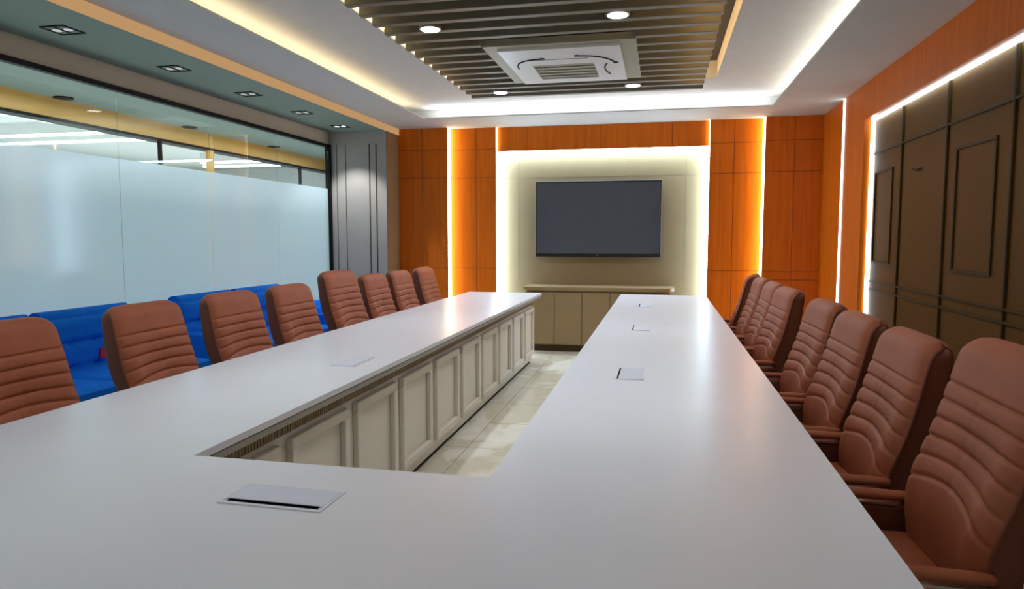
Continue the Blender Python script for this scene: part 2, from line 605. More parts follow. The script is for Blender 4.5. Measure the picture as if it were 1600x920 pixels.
# ================================================================== LIGHT STRIPS
def strip(label, d, c, s, base=None):
    """LED profile: an aluminium channel with a lit diffuser; also builds the glowing ceiling fascia"""
    x0, x1, y0, y1, z0, z1 = d
    t = thing('led_strip', label, 'light strip', ((x0 + x1) / 2, (y0 + y1) / 2, z0))
    l = t.location
    MB().box(x0 - l.x, x1 - l.x, y0 - l.y, y1 - l.y, 0, z1 - z0).build('diffuser', emitter('led_' + str(len(bpy.data.materials)), c, s), t)
    if base:
        a = base
        MB().box(a[0] - l.x, a[1] - l.x, a[2] - l.y, a[3] - l.y, a[4] - z0, a[5] - z0).build('channel', 'ac_grey', t)
    return t


zl = ZC + 0.014
strip('cream light strip hidden in the left ceiling cove', (OX0 - 0.21, OX0 - 0.17, OY0, OY1, zl, zl + 0.012), CREAM, COVE_LEFT)
strip('white light strip hidden in the far ceiling cove', (OX0, OX1, OY1 + 0.15, OY1 + 0.19, zl, zl + 0.012), (0.90, 0.93, 1.0), COVE_FAR)
strip('white light strip hidden in the right ceiling cove', (OX1 + 0.17, OX1 + 0.21, OY0, OY1, zl, zl + 0.012), (1.0, 0.93, 0.82), COVE_RIGHT)
strip('amber light strip in the slot at the right end of the ceiling slats', (0.28, 0.30, RY0, RY1 - 0.02, 2.93, 2.94), WARM, SLOT_LED)
strip('amber light strip glinting between the left ends of the ceiling slats', (RX0 + 0.004, RX0 + 0.014, RY0 + 0.02, RY1 - 0.02, 2.838, 2.848), (1.0, 0.72, 0.36), SLAT_LED)
strip('peach fascia with added glow along the step of the ceiling above the glass wall', (XC + 0.0005, XC + 0.014, YB, 8.16, ZS, ZC - 0.0005), (1.0, 0.58, 0.26), FASCIA_GLOW)  # upright ceiling face; the warm light on it is put in as emission
# vertical and horizontal strips on the far wall
strip('warm upright light strip between the two left veneer panels', (-2.570, -2.556, YO + 0.015, YM - 0.008, 0.02, ZC), AMBER, WOOD_LED)
strip('warm upright light strip between the two right veneer panels', (1.088, 1.102, YO + 0.015, YM - 0.008, 0.02, ZC), AMBER, WOOD_LED)
strip('white upright light strip on the left edge of the screen niche', (-1.985, -1.972, YH + 0.012, YN - 0.02, 0.02, 2.384), ICE, NICHE_LED)
strip('white upright light strip on the right edge of the screen niche', (0.504, 0.517, YH + 0.012, YN - 0.02, 0.02, 2.384), ICE, NICHE_LED)
strip('white level light strip along the top of the screen niche', (-1.97, 0.502, YH + 0.012, YN - 0.02, 2.372, 2.385), ICE, NICHE_LED)
strip('short warm light strip at the left end of the panel above the niche', (-1.985, -1.975, YM + 0.006, YH - 0.004, 2.39, ZC), AMBER, WOOD_LED * 0.8)
strip('short warm light strip at the right end of the panel above the niche', (0.507, 0.517, YM + 0.006, YH - 0.004, 2.39, ZC), AMBER, WOOD_LED * 0.8)
# right wall
strip('white upright light strip in the orange right wall near the corner', (XR - 0.006, XR + 0.012, 7.272, 7.328, 0.02, ZC), (0.92, 0.97, 1.0), RIGHT_LED)
strip('white upright light strip at the far edge of the taupe panelling', (XR + 0.055, XR + 0.087, PY1 - 0.012, PY1, 0.0, PZ), WHITE, RIGHT_PANEL_LED)
strip('white light strip along the top of the taupe panelling', (XR + 0.055, XR + 0.087, PY0, PY1 - 0.014, PZ - 0.012, PZ), WHITE, RIGHT_PANEL_LED)

# ================================================================== RIGHT WALL PANELLING
t = thing('wall_panelling', 'taupe panelled boarding with raised mouldings on the right wall', 'wall panelling', (XR + 0.10, 2.6, 0))
L = t.location
XP = -0.012                                        # face, local
MB().box(XP, 0, PY0 - L.y, PY1 - L.y, 0, PZ).build('panel_board', 'olive', t)


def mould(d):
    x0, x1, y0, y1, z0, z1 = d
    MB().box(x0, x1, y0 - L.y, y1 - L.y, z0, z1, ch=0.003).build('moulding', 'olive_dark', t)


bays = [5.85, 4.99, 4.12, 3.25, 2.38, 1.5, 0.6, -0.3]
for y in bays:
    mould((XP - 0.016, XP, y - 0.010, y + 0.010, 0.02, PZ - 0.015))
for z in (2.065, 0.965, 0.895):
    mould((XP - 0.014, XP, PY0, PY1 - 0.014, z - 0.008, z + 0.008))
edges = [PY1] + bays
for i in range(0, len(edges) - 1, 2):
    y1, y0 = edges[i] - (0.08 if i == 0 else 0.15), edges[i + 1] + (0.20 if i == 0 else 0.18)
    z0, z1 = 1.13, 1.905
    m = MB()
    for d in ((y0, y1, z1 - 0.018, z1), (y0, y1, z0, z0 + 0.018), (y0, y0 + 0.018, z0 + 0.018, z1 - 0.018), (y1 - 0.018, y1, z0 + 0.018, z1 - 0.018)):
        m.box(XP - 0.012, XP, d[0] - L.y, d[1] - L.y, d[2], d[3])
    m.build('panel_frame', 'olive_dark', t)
# small coat hook
hk = thing('wall_hook', 'small dark hook on the plain bay of the taupe panelling', 'hook', (XR + 0.10 + XP, 5.48, 1.83))
MB().box(-0.008, 0, -0.045, 0.045, -0.012, 0.012, ch=0.002).build('plate', 'olive_dark', hk)
m = MB()
for y in (-0.025, 0.025):
    m = MB()
    m.tube([(-0.006, y, 0), (-0.03, y, -0.004), (-0.036, y, 0.012)], 0.005)
    m.build('prong', 'olive_dark', hk)

# ================================================================== SLATTED CEILING PANEL
t = thing('slatted_panel', 'dark grey slatted panel hung in the middle of the ceiling', 'ceiling panel', (-0.79, 4.3, 2.765))
L = t.location
SZ = 0.052
AX0, AX1, AY0, AY1 = -1.345, -0.205, 5.15, 6.40     # board round the air conditioner
y = 7.02
while y > 1.7:
    y0, y1 = y - 0.058, y
    if y1 > AY0 and y0 < AY1:
        MB().box(-1.93 - L.x, AX0 - L.x, y0 - L.y, y1 - L.y, 0, SZ, ch=0.003).build('slat', 'slat', t)
        MB().box(AX1 - L.x, 0.36 - L.x, y0 - L.y, y1 - L.y, 0, SZ, ch=0.003).build('slat', 'slat', t)
    else:
        MB().box(-1.93 - L.x, 0.36 - L.x, y0 - L.y, y1 - L.y, 0, SZ, ch=0.003).build('slat', 'slat', t)
    y -= 0.2073
m = MB()
CX0, CX1, CY0, CY1 = -1.245, -0.325, 5.23, 6.36
for d in ((AX0, CX0, AY0, AY1), (CX1, AX1, AY0, AY1), (CX0, CX1, AY0, CY0), (CX0, CX1, CY1, AY1)):
    m.box(d[0] - L.x, d[1] - L.x, d[2] - L.y, d[3] - L.y, 0, 0.05)
m.build('mounting_board', 'surround', t)

# ---- cassette air conditioner
t = thing('air_conditioner', 'white square cassette air conditioner set in the slatted ceiling', 'air conditioner', ((CX0 + CX1) / 2, (CY0 + CY1) / 2, 2.745))
L = t.location
hx, hy = (CX1 - CX0) / 2, (CY1 - CY0) / 2
gx0, gx1, gy0, gy1 = -1.06 - L.x, -0.56 - L.x, 5.70 - L.y, 6.21 - L.y
m = MB()
for d in ((-hx, gx0, -hy, hy), (gx1, hx, -hy, hy), (gx0, gx1, -hy, gy0), (gx0, gx1, gy1, hy)):
    m.box(d[0], d[1], d[2], d[3], 0, 0.07)
m.build('fascia', 'ac_white', t)
m = MB().box(gx0, gx1, gy0, gy1, 0.03, 0.07)
m.build('grille_back', 'ac_grey', t)
gm = MB()
for k in range(5):
    yy = gy0 + (gy1 - gy0) * (k + 0.5) / 5
    gm.box(gx0, gx1, yy - 0.028, yy + 0.022, 0.006, 0.014)
gm.build('grille', 'surround', t)


def ac_pt(x, y):                                    # corner-line points on the fascia, measured in the fascia's own frame
    return (x, y, -0.001)


def arc(pts, r):
    return MB().tube([ac_pt(*p) for p in pts], r, 6)


def curve(p0, p1, p2, n=9):
    return [((1 - s) ** 2 * p0[0] + 2 * s * (1 - s) * p1[0] + s * s * p2[0], (1 - s) ** 2 * p0[1] + 2 * s * (1 - s) * p1[1] + s * s * p2[1]) for s in [i / (n - 1) for i in range(n)]]


for p in (curve((-0.40, -0.02), (-0.40, -0.30), (-0.16, -0.30)), curve((0.10, -0.34), (0.34, -0.34), (0.40, -0.06)), curve((0.33, -0.06), (0.27, 0.12), (0.33, 0.30))):
    arc(p, 0.007).build('louvre_gap', 'dark', t)
MB().box(-0.27, 0.20, -0.262, -0.250, -0.002, 0.01).build('louvre_gap', 'ac_grey', t)
for x, y in ((-0.16, -0.30), (0.12, -0.34), (0.40, -0.07)):
    MB().lathe([(0.004, -0.004), (0.022, -0.003), (0.022, 0.002)], 10, (x, y)).build('corner_clip', 'dark', t)


# ---- round lamps among the slats
def round_lamp(label, x, y, power=1.0):
    t = thing('downlight', label, 'ceiling light', (x, y, 2.763))
    MB().lathe([(0.062, 0.0), (0.078, 0.003), (0.078, 0.05), (0.055, 0.05)], 28).build('housing', 'slat', t, smooth=30)
    MB().lathe([(0.001, -0.002), (0.066, -0.001), (0.066, 0.004)], 28).build('lens', emitter('lamp_lens', (0.92, 0.96, 1.0), 9.0), t)
    spot_lamp('lamp', (0, 0, -0.01), SPOT_CEIL * power, (0.92, 0.96, 1.0), 120, 0.8, 0.05, parent=t)


round_lamp('round lit ceiling lamp in the slats, nearest on the left', -1.575, 4.64)
round_lamp('round lit ceiling lamp in the slats, nearest on the right', -0.30, 4.60)
round_lamp('round lit ceiling lamp at the far left corner of the slats', -1.575, 6.77)
round_lamp('round lit ceiling lamp in the slats beyond the air conditioner on the right', -0.29, 6.72)


round_lamp('added round ceiling lamp, out of view over the near end of the table, left', -1.575, 2.55, 0.75)  # pair added out of view for more overhead light on table and floor
round_lamp('added round ceiling lamp, out of view over the near end of the table, right', -0.29, 2.55, 0.55)


# ---- square twin lamps in the lowered ceiling
def twin_lamp(label, x, y, lit, power=SPOT_SOFFIT):
    t = thing('square_downlight', label, 'ceiling light', (x, y, ZS))
    m = MB()
    for d in ((-0.085, 0.085, -0.085, -0.073), (-0.085, 0.085, 0.073, 0.085), (-0.085, -0.073, -0.073, 0.073), (0.073, 0.085, -0.073, 0.073), (-0.005, 0.005, -0.073, 0.073)):
        m.box(d[0], d[1], d[2], d[3], -0.006, 0.0)
    m.build('frame', 'black_metal', t)
    MB().box(-0.073, 0.073, -0.073, 0.073, -0.002, -0.0005).build('recess', 'ac_grey', t)
    for sx in (-0.04, 0.04):
        MB().lathe([(0.02, -0.005), (0.026, -0.0045), (0.026, -0.001)], 16, (sx, 0)).build('bulb', emitter('bulb', (0.9, 0.95, 1.0), lit), t)
    if power:
        spot_lamp('lamp', (0, 0, -0.03), power, (0.93, 0.95, 1.0), 95, 0.5, 0.02, parent=t)


for y, lab in ((3.62, 'nearest square twin lamp in the dark lowered ceiling by the glass'), (4.60, 'second nearest square twin lamp in the dark lowered ceiling'),
               (5.54, 'middle square twin lamp in the dark lowered ceiling'), (6.47, 'square twin lamp next to last in the dark lowered ceiling')):
    twin_lamp(lab, -3.555, y, 0.55)
twin_lamp('farthest square twin lamp in front of the grey column', -3.575, 7.36, 4.0, SPOT_SOFFIT * 14)

# corridor lamps and office tubes beyond the glass
for i, (y, lab) in enumerate(((4.82, 'nearest dark round lamp in the corridor ceiling beyond the glass'), (6.35, 'middle dark round lamp in the corridor ceiling beyond the glass'), (7.93, 'farthest dark round lamp in the corridor ceiling beyond the glass'))):
    o = MB().lathe([(0.06, -0.012), (0.075, -0.008), (0.075, 0.0)], 24).build('corridor_downlight', 'black_metal', smooth=30)
    o.location = (-4.76, y, 2.475)
    tag(o, lab, 'ceiling light')
for lab, d in (('long office tube lamp beyond the glass, nearer of the left pair', (-8.6, -6.6, 7.19, 7.23, 2.58, 2.61)),
               ('long office tube lamp beyond the glass, lower of the left pair', (-9.2, -6.5, 7.76, 7.82, 2.58, 2.61)),
               ('office tube lamp running away from view at the top left', (-6.53, -6.48, 3.4, 6.43, 2.58, 2.61)),
               ('office tube lamp right of the wooden post, upper of the pair', (-7.6, -6.5, 10.38, 10.46, 2.58, 2.61)),
               ('office tube lamp right of the wooden post, lower of the pair', (-8.0, -6.52, 11.0, 11.08, 2.58, 2.61))):
    t = thing('tube_lamp', lab, 'ceiling light', ((d[0] + d[1]) / 2, (d[2] + d[3]) / 2, d[4]))
    l = t.location
    MB().box(d[0] - l.x, d[1] - l.x, d[2] - l.y, d[3] - l.y, 0, 0.03).build('diffuser', emitter('tube', (0.95, 0.97, 1.0), TUBE), t)
    MB().box(d[0] - l.x, d[1] - l.x, d[2] - l.y, d[3] - l.y, 0.03, 2.75 - d[4]).build('housing', 'ac_white', t)

# ================================================================== CABINET UNDER THE SCREEN
t = thing('credenza', 'low beige cabinet with flush doors under the wall screen', 'cabinet', (-0.73, 8.19, 0))
L = t.location
MB().box(-0.83, 0.83, -0.17, 0.245, 0.08, 0.725).build('body', 'niche', t)
MB().box(-0.80, 0.80, -0.15, 0.18, 0.0, 0.08).build('plinth', 'olive_dark', t)
for k in range(5):
    x0 = -0.815 + k * 0.325
    MB().box(x0 + 0.003, x0 + 0.322, -0.19, -0.172, 0.09, 0.70, ch=0.002).build('door', 'niche', t)
pts = [(-0.86, 0.245), (-0.86, -0.20), (0.72, -0.20)]
pts += [(0.72 + 0.16 * math.sin(a), -0.04 - 0.16 * math.cos(a)) for a in [math.pi / 2 * i / 8 for i in range(1, 9)]]
pts += [(0.88, 0.245)]
MB().prism(pts, 0.725, 0.765).build('countertop', 'niche', t, smooth=30)

# ================================================================== SCREEN
t = thing('television', 'large black flat screen hanging in the glowing niche', 'screen', (-0.76, YN - 0.002, 1.11))
SX, SD = 0.752, -0.075
MB().box(-0.60, 0.60, -0.04, 0, 0.12, 0.80).build('mount', 'dark', t)
m = MB()
for d in ((-SX, SX, 0.0, 0.045), (-SX, SX, 0.89, 0.908), (-SX, -SX + 0.018, 0.045, 0.89), (SX - 0.018, SX, 0.045, 0.89)):
    m.box(d[0], d[1], SD - 0.006, -0.03, d[2], d[3], ch=0.003)
m.build('bezel', 'bezel', t)
MB().box(-SX + 0.018, SX - 0.018, SD, -0.035, 0.045, 0.89).build('display', 'screen', t)
MB().box(-0.016, 0.016, SD - 0.008, SD - 0.005, 0.016, 0.026).build('logo_badge', 'ac_grey', t)

# ================================================================== CONFERENCE TABLE
TX0, TX1, IX0, IX1 = -2.06, 0.45, -1.25, -0.41
TYN, TYI, TYF = 0.80, 1.635, 7.30
t = thing('conference_table', 'long pale U-shaped conference table filling the room', 'table', (-0.805, 4.0, 0))
L = t.location


def u_shape(o, i):
    """outline of the table, grown outwards by o and inwards (open middle) by i"""
    return [(TX0 - o, TYN - o), (TX1 + o, TYN - o), (TX1 + o, TYF + o), (IX1 - i, TYF + o), (IX1 - i, TYI + i), (IX0 + i, TYI + i), (IX0 + i, TYF + o), (TX0 - o, TYF + o)]


def local(p):
    return [(x - L.x, y - L.y) for x, y in p]


def u_slab(z0, z1, o, i):
    """the U as three prisms so that every face is convex"""
    m = MB()
    q = u_shape(o, i)
    n = 8
    vs = [(x - L.x, y - L.y, z0) for x, y in q] + [(x - L.x, y - L.y, z1) for x, y in q]
    m.v += vs
    for lo, rev in ((0, True), (n, False)):
        for f in ((0, 1, 4, 5), (1, 2, 3, 4), (0, 5, 6, 7)):
            f = tuple(lo + k for k in f)
            m.f.append(f[::-1] if rev else f)
    for k in range(n):
        m.f.append((k, (k + 1) % n, n + (k + 1) % n, n + k))
    return m


u_slab(0.728, 0.75, 0, 0).build('tabletop', 'table', t)
u_slab(0.722, 0.728, -0.012, -0.012).build('edge_groove', 'dark', t)
u_slab(0.700, 0.722, -0.004, -0.006).build('lower_edge_band', 'table_edge', t)
# pedestal bodies, panelled towards the open middle
BL0, BL1, BR0, BR1, BNI = -1.66, -1.350, -0.310, 0.05, 1.54
MB().box(BL0 - L.x, BL1 - L.x, 1.2 - L.y, 7.24 - L.y, 0.035, 0.70).build('pedestal', 'table_base', t)
MB().box(BR0 - L.x, BR1 - L.x, 1.2 - L.y, 7.24 - L.y, 0.035, 0.70).build('pedestal', 'table_base', t)
MB().box(BL1 - L.x, BR0 - L.x, 1.2 - L.y, BNI - L.y, 0.035, 0.70).build('pedestal', 'table_base', t)
MB().box(BL0 + 0.02 - L.x, BL1 - 0.015 - L.x, 1.22 - L.y, 7.22 - L.y, 0, 0.035).box(BR0 + 0.015 - L.x, BR1 - 0.02 - L.x, 1.22 - L.y, 7.22 - L.y, 0, 0.035) \
    .box(BL1 - L.x, BR0 - L.x, 1.22 - L.y, BNI - 0.015 - L.y, 0, 0.035).build('plinth', 'dark', t)


def fluted(x, y0, y1, sgn):
    m = MB()
    y = y0
    while y < y1 - 0.012:
        m.box(min(x, x + sgn * 0.006) - L.x, max(x, x + sgn * 0.006) - L.x, y - L.y, y + 0.011 - L.y, 0.625, 0.70)
        y += 0.018
    m.build('fluted_frieze', 'fluted', t)


fluted(BL1, 1.62, 7.24, 1)
fluted(BR0, 1.62, 7.24, -1)
for sgn, xb in ((1, BL1), (-1, BR0)):
    for k in range(10):
        y0 = 1.715 + k * 0.5630
        y1 = y0 + 0.482
        z0, z1 = 0.10, 0.605
        fw, fd = 0.045, 0.028
        xa, xc = sorted((xb, xb + sgn * fd))
        m = MB()
        for d in ((y0, y1, z1 - fw, z1), (y0, y1, z0, z0 + fw), (y0, y0 + fw, z0 + fw, z1 - fw), (y1 - fw, y1, z0 + fw, z1 - fw)):
            m.box(xa - L.x, xc - L.x, d[0] - L.y, d[1] - L.y, d[2], d[3], ch=0.004)
        m.build('panel_frame', 'table_base', t)


# ---- power sockets let into the top
def socket(label, x, y, rz, gap):
    s = thing('table_socket', label, 'power socket', (x, y, 0.75), rz)
    m = MB()
    w, d = 0.128, 0.062
    for q in ((-w, w, -d, -d + 0.010), (-w, w, d - 0.006, d), (-w, -w + 0.006, -d + 0.010, d - 0.006), (w - 0.006, w, -d + 0.010, d - 0.006)):
        m.box(q[0], q[1], q[2], q[3], 0.0, 0.003)
    m.build('rim', 'table', s)
    MB().box(-w + 0.016, w - 0.016, -d + 0.010, -d + 0.010 + gap, 0.0002, 0.0030).build('cable_slot', 'slot', s)
    MB().box(-w + 0.007, w - 0.007, -d + 0.011 + gap, d - 0.007, 0.0, 0.0035, ch=0.001).build('lid', 'socket', s)


socket('aluminium flap socket with open black slot on the near end of the table', -0.845, 1.405, R(-1.0), 0.016)
socket('closed flap socket on the left arm of the table', -1.44, 3.07, R(90), 0.004)
socket('flap socket on the right arm of the table, nearest of its three', -0.125, 3.04, R(-90), 0.006)
socket('flap socket on the right arm of the table, middle of its three', -0.125, 4.60, R(-90), 0.006)
socket('flap socket on the right arm of the table, farthest of its three', -0.130, 6.12, R(-90), 0.006)


# ================================================================== CHAIRS
def make_chair(h_extra=0.0):
    """high-backed chair, front towards local -Y, origin on the floor under the seat"""
    root = bpy.data.objects.new('conference_chair', None)
    root.empty_display_size = 0.1
    col.objects.link(root)
    ZB, ZT = 0.44, 1.008 + h_extra
    W0 = 0.242

    def front(z):                                   # rear face of the cushion, y at height z
        s = (z - ZB) / (ZT - ZB)
        return 0.205 + 0.020 * s + 0.085 * s ** 1.6 - 0.030 * math.exp(-((s - 0.25) / 0.22) ** 2)

    def depth(z):
        s = (z - ZB) / (ZT - ZB)
        return 0.075 + 0.020 * math.sin(math.pi * min(1, s * 1.05))

    def width(z):
        s = (z - ZB) / (ZT - ZB)
        w = W0 * (0.93 + 0.09 * math.sin(math.pi * min(1, 0.15 + s * 0.75)))
        cr = 0.036
        if z > ZT - cr:
            q = min(1.0, (z - (ZT - cr)) / cr)
            w -= cr * (1 - math.sqrt(max(0, 1 - q * q))) * 0.85
        return w

    # side profile levels: straight part, then the rounded top
    rt = 0.040
    lev = []
    NS = 120
    for i in range(NS):
        z = ZB + (ZT - rt - ZB) * i / (NS - 1)
        lev.append((front(z), front(z) + depth(z), z, width(z)))
    z0 = ZT - rt
    yc, hd = front(z0) + depth(z0) / 2, depth(z0) / 2
    for i in range(1, 9):
        a = math.pi / 2 * i / 8 * 0.98
        z = z0 + rt * math.sin(a)
        y_ = yc + 0.010 * math.sin(a)
        lev.append((y_ - hd * math.cos(a), y_ + hd * math.cos(a), z, width(z)))
    # shell: the dark sides and rear
    m = MB()
    ring = 8
    for (yf, yr, z, w) in lev:
        c_ = min(0.030, (yr - yf) * 0.4)
        w_ = w - 0.004
        m.v += [(-w_, yf, z), (-w_, yr - c_, z), (-w_ + c_ * 0.4, yr - c_ * 0.25, z), (-w_ + c_ * 1.4, yr, z),
                (w_ - c_ * 1.4, yr, z), (w_ - c_ * 0.4, yr - c_ * 0.25, z), (w_, yr - c_, z), (w_, yf, z)]
    n = len(lev)
    for i in range(n - 1):
        for k in range(ring):
            m.f.append((i * ring + k, i * ring + (k + 1) % ring, (i + 1) * ring + (k + 1) % ring, (i + 1) * ring + k))
    m.f.append(tuple(range(ring))[::-1])
    m.f.append(tuple(range((n - 1) * ring, n * ring)))
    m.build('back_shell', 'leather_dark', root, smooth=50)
    # cushion: a padded sheet up the front and over the top
    path = [(yf, z, w) for (yf, yr, z, w) in lev]
    path += [(yr, z, w - 0.042 * ((k_ + 1) / 7) ** 0.7) for k_, (yf, yr, z, w) in enumerate(lev[::-1][:7])]
    NU = 40
    seams = [ZT - d_ for d_ in (0.352, 0.304, 0.256, 0.208, 0.160, 0.112)]
    outer, inner = [], []
    np_ = len(path)
    for i, (y_, z, w) in enumerate(path):
        ya, za = path[max(0, i - 1)][:2]
        yb, zb = path[min(np_ - 1, i + 1)][:2]
        t_ = Vector((yb - ya, zb - za)).normalized()
        nrm = Vector((-t_.y, t_.x))                 # outwards: to the front, then up, then back
        for k in range(NU + 1):
            u = -1 + 2 * k / NU
            au = abs(u)
            edge = max(0.0, 1 - au ** 7) ** 0.5
            end = min(1.0, i / 3.0, (np_ - 1 - i) / 9.0)
            th = (0.005 + 0.023 * edge) * (0.1 + 0.9 * end ** 0.6)
            if i < n:
                bol = math.exp(-((au - 0.80) / 0.14) ** 2) * max(0, min(1, (ZB + 0.42 - z) / 0.12))
                th += 0.009 * bol * edge
                th -= 0.010 * math.exp(-(u / 0.45) ** 2) * max(0, min(1, (ZB + 0.40 - z) / 0.2))
                # seams: level across the middle, sweeping down over the bolsters
                prevs = None
                for j, zs in enumerate(seams):
                    drop = (0.050, 0.034, 0.021, 0.011, 0.005, 0.002)[j] * au ** 1.9
                    zz = zs - drop
                    dz = (z - zz) / 0.0048
                    if abs(dz) < 3:
                        th -= 0.0065 * math.exp(-dz * dz) * (edge ** 0.5)
                    if prevs is not None and prevs < z < zz:
                        q = (z - prevs) / (zz - prevs)
                        th += 0.0028 * math.sin(math.pi * q) * edge
                    prevs = zz
                if z > ZB + 0.20 and z < ZT - 0.13:  # faint stitch down the middle
                    th -= 0.0025 * math.exp(-(u / 0.015) ** 2)
            p = Vector((y_, z)) + nrm * th
            outer.append((u * w, p.x, p.y))
            inner.append((u * (w - 0.006), y_ + nrm.x * 0.001, z + nrm.y * 0.001))
    m = MB()
    m.v = outer + inner
    S = NU + 1
    off = len(outer)
    for i in range(np_ - 1):
        for k in range(NU):
            a = i * S + k
            m.f.append((a, a + 1, a + S + 1, a + S))
            m.f.append((off + a, off + a + S, off + a + S + 1, off + a + 1))
        for k in (0, NU):
            a = i * S + k
            m.f.append((a, a + S, off + a + S, off + a))
    for i in (0, np_ - 1):
        for k in range(NU):
            a = i * S + k
            m.f.append((a, a + 1, off + a + 1, off + a))
    m.build('back_cushion', 'leather', root, smooth=60)
    # piping along both edges of the cushion
    for sg in (-1, 1):
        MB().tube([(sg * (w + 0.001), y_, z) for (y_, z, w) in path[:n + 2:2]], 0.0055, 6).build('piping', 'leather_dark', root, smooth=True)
    # seat
    m = MB()
    nx, ny = 24, 28
    top = []
    for j in range(ny + 1):
        v = j / ny
        y_ = 0.235 - 0.485 * v
        for k in range(nx + 1):
            u = -1 + 2 * k / nx
            w = 0.235 + 0.015 * math.sin(math.pi * v)
            e = (1 - abs(u) ** 8) ** 0.5
            zt = 0.470 + 0.028 * e + 0.014 * abs(u) ** 2 - 0.05 * max(0, v - 0.72) ** 2 / 0.0784
            for s_ in (0.30, 0.44, 0.58, 0.72):
                zt -= 0.009 * math.exp(-((v - s_) / 0.012) ** 2)
            zt -= 0.06 * max(0, v - 0.94) / 0.06
            top.append((u * w, y_, zt))
    bot = [(x, y_, 0.395) for x, y_, _z in top]
    m.v = top + bot
    S = nx + 1
    off = len(top)
    for j in range(ny):
        for k in range(nx):
            a = j * S + k
            m.f.append((a, a + 1, a + S + 1, a + S))
            m.f.append((off + a, off + a + S, off + a + S + 1, off + a + 1))
        for k in (0, nx):
            a = j * S + k
            m.f.append((a, a + S, off + a + S, off + a))
    for j in (0, ny):
        for k in range(nx):
            a = j * S + k
            m.f.append((a, a + 1, off + a + 1, off + a))
    m.build('seat', 'leather', root, smooth=50)
    MB().box(-0.12, 0.12, -0.14, 0.16, 0.365, 0.396, ch=0.006).build('tilt_mechanism', 'dark', root)
    # arms: padded top on a chrome hoop
    for sg in (-1, 1):
        x = sg * 0.252
        hoop = [(x, 0.205, 0.43), (x, 0.222, 0.48), (x, 0.212, 0.55), (x, 0.18, 0.574), (x, 0.05, 0.576), (x, -0.10, 0.572), (x, -0.155, 0.555), (x, -0.165, 0.51), (x, -0.13, 0.45), (x, -0.09, 0.415), (x, 0.06, 0.405), (x, 0.18, 0.41)]
        a = MB().tube(hoop, 0.0115, 8, closed=True).build('arm', 'chrome', root, smooth=True)
        pad = MB()
        prof = [(-0.165, 0.011), (-0.155, 0.019), (-0.10, 0.023), (0.05, 0.025), (0.15, 0.023), (0.19, 0.020), (0.20, 0.010)]
        seg = 12
        for (y_, r_) in prof:
            for k in range(seg):
                b_ = 2 * math.pi * k / seg
                pad.v.append((x + r_ * math.cos(b_), y_, 0.596 + 0.017 * (r_ / 0.029) * math.sin(b_)))
        for i in range(len(prof) - 1):
            for k in range(seg):
                pad.f.append((i * seg + k, i * seg + (k + 1) % seg, (i + 1) * seg + (k + 1) % seg, (i + 1) * seg + k))
        pad.f.append(tuple(range(seg))[::-1])
        pad.f.append(tuple(range((len(prof) - 1) * seg, len(prof) * seg)))
        pad.build('arm_pad', 'leather', a, smooth=60)
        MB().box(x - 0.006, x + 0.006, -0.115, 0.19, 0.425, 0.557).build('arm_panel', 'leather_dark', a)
    # column, star base, castors
    MB().lathe([(0.036, 0.085), (0.036, 0.20), (0.026, 0.205), (0.026, 0.37)], 16).build('gas_column', 'dark', root, smooth=30)
    b = MB()
    for k in range(5):
        a = R(90 + 72 * k)
        d = Vector((math.cos(a), math.sin(a), 0))
        b.tube([d * 0.02 + Vector((0, 0, 0.10)), d * 0.12 + Vector((0, 0, 0.095)), d * 0.245 + Vector((0, 0, 0.068))], [0.028, 0.022, 0.014], 8)
    star = b.build('star_base', 'chrome', root, smooth=True)
    for k in range(5):
        a = R(90 + 72 * k)
        d = Vector((math.cos(a), math.sin(a), 0)) * 0.236
        sdir = Vector((-math.sin(a), math.cos(a), 0))
        w = MB()
        for s_ in (-0.016, 0.016):
            c0 = d + Vector((0, 0, 0.027))
            w.tube([c0 + sdir * (s_ - 0.007), c0 + sdir * (s_ + 0.007)], 0.027, 14)
        w.tube([d + Vector((0, 0, 0.03)), d + Vector((0, 0, 0.07))], 0.006, 6)
        w.build('castor', 'dark', star)
    return root


chair = make_chair()
tall = None
LEFT = [  # Y, x, turn, tall, label
    (2.12, -2.125, 0, 0, 'brown leather chair at the left frame edge, nearest in the left row'),
    (2.89, -2.125, 2, 0, 'brown leather chair beside the red tag of the blue sofa, second in the left row'),
    (3.57, -2.125, 0, 0, 'brown leather chair hiding the middle of the second sofa, third in the left row'),
    (4.22, -2.125, 0, 0, 'brown leather chair at the far end of the second sofa, fourth in the left row'),
    (4.92, -2.125, -3, 1, 'taller brown leather chair in front of the glass end post, fifth in the left row'),
    (5.60, -2.125, 0, 0, 'brown leather chair in front of the grey column, sixth in the left row'),
    (6.21, -2.125, 0, 0, 'brown leather chair at the column edge, seventh in the left row'),
    (6.92, -2.125, 0, 0, 'brown leather chair before the dark orange panel, farthest in the left row'),
]
RIGHT = [
    (1.91, 0.535, 0, 1.055, 'brown leather chair cut by the right frame edge, nearest in the right row'),
    (2.53, 0.505, 0, 1.000, 'brown leather chair showing a broad dark side, second in the right row'),
    (3.10, 0.490, 1, 1.000, 'brown leather chair before the taupe panelling, third in the right row'),
    (3.70, 0.490, 2, 1.000, 'brown leather chair half behind the third, fourth in the right row'),
    (4.58, 0.460, 3, 1.000, 'brown leather chair with orange panelling behind it, fifth in the right row'),
    (5.14, 0.455, 0, 1.000, 'brown leather chair half behind the fifth, sixth in the right row'),
    (5.70, 0.450, 0, 1.000, 'brown leather chair seen as a narrow sliver, seventh in the right row'),
    (6.29, 0.450, -12, 1.000, 'brown leather chair showing its dark side, farthest in the right row'),
]


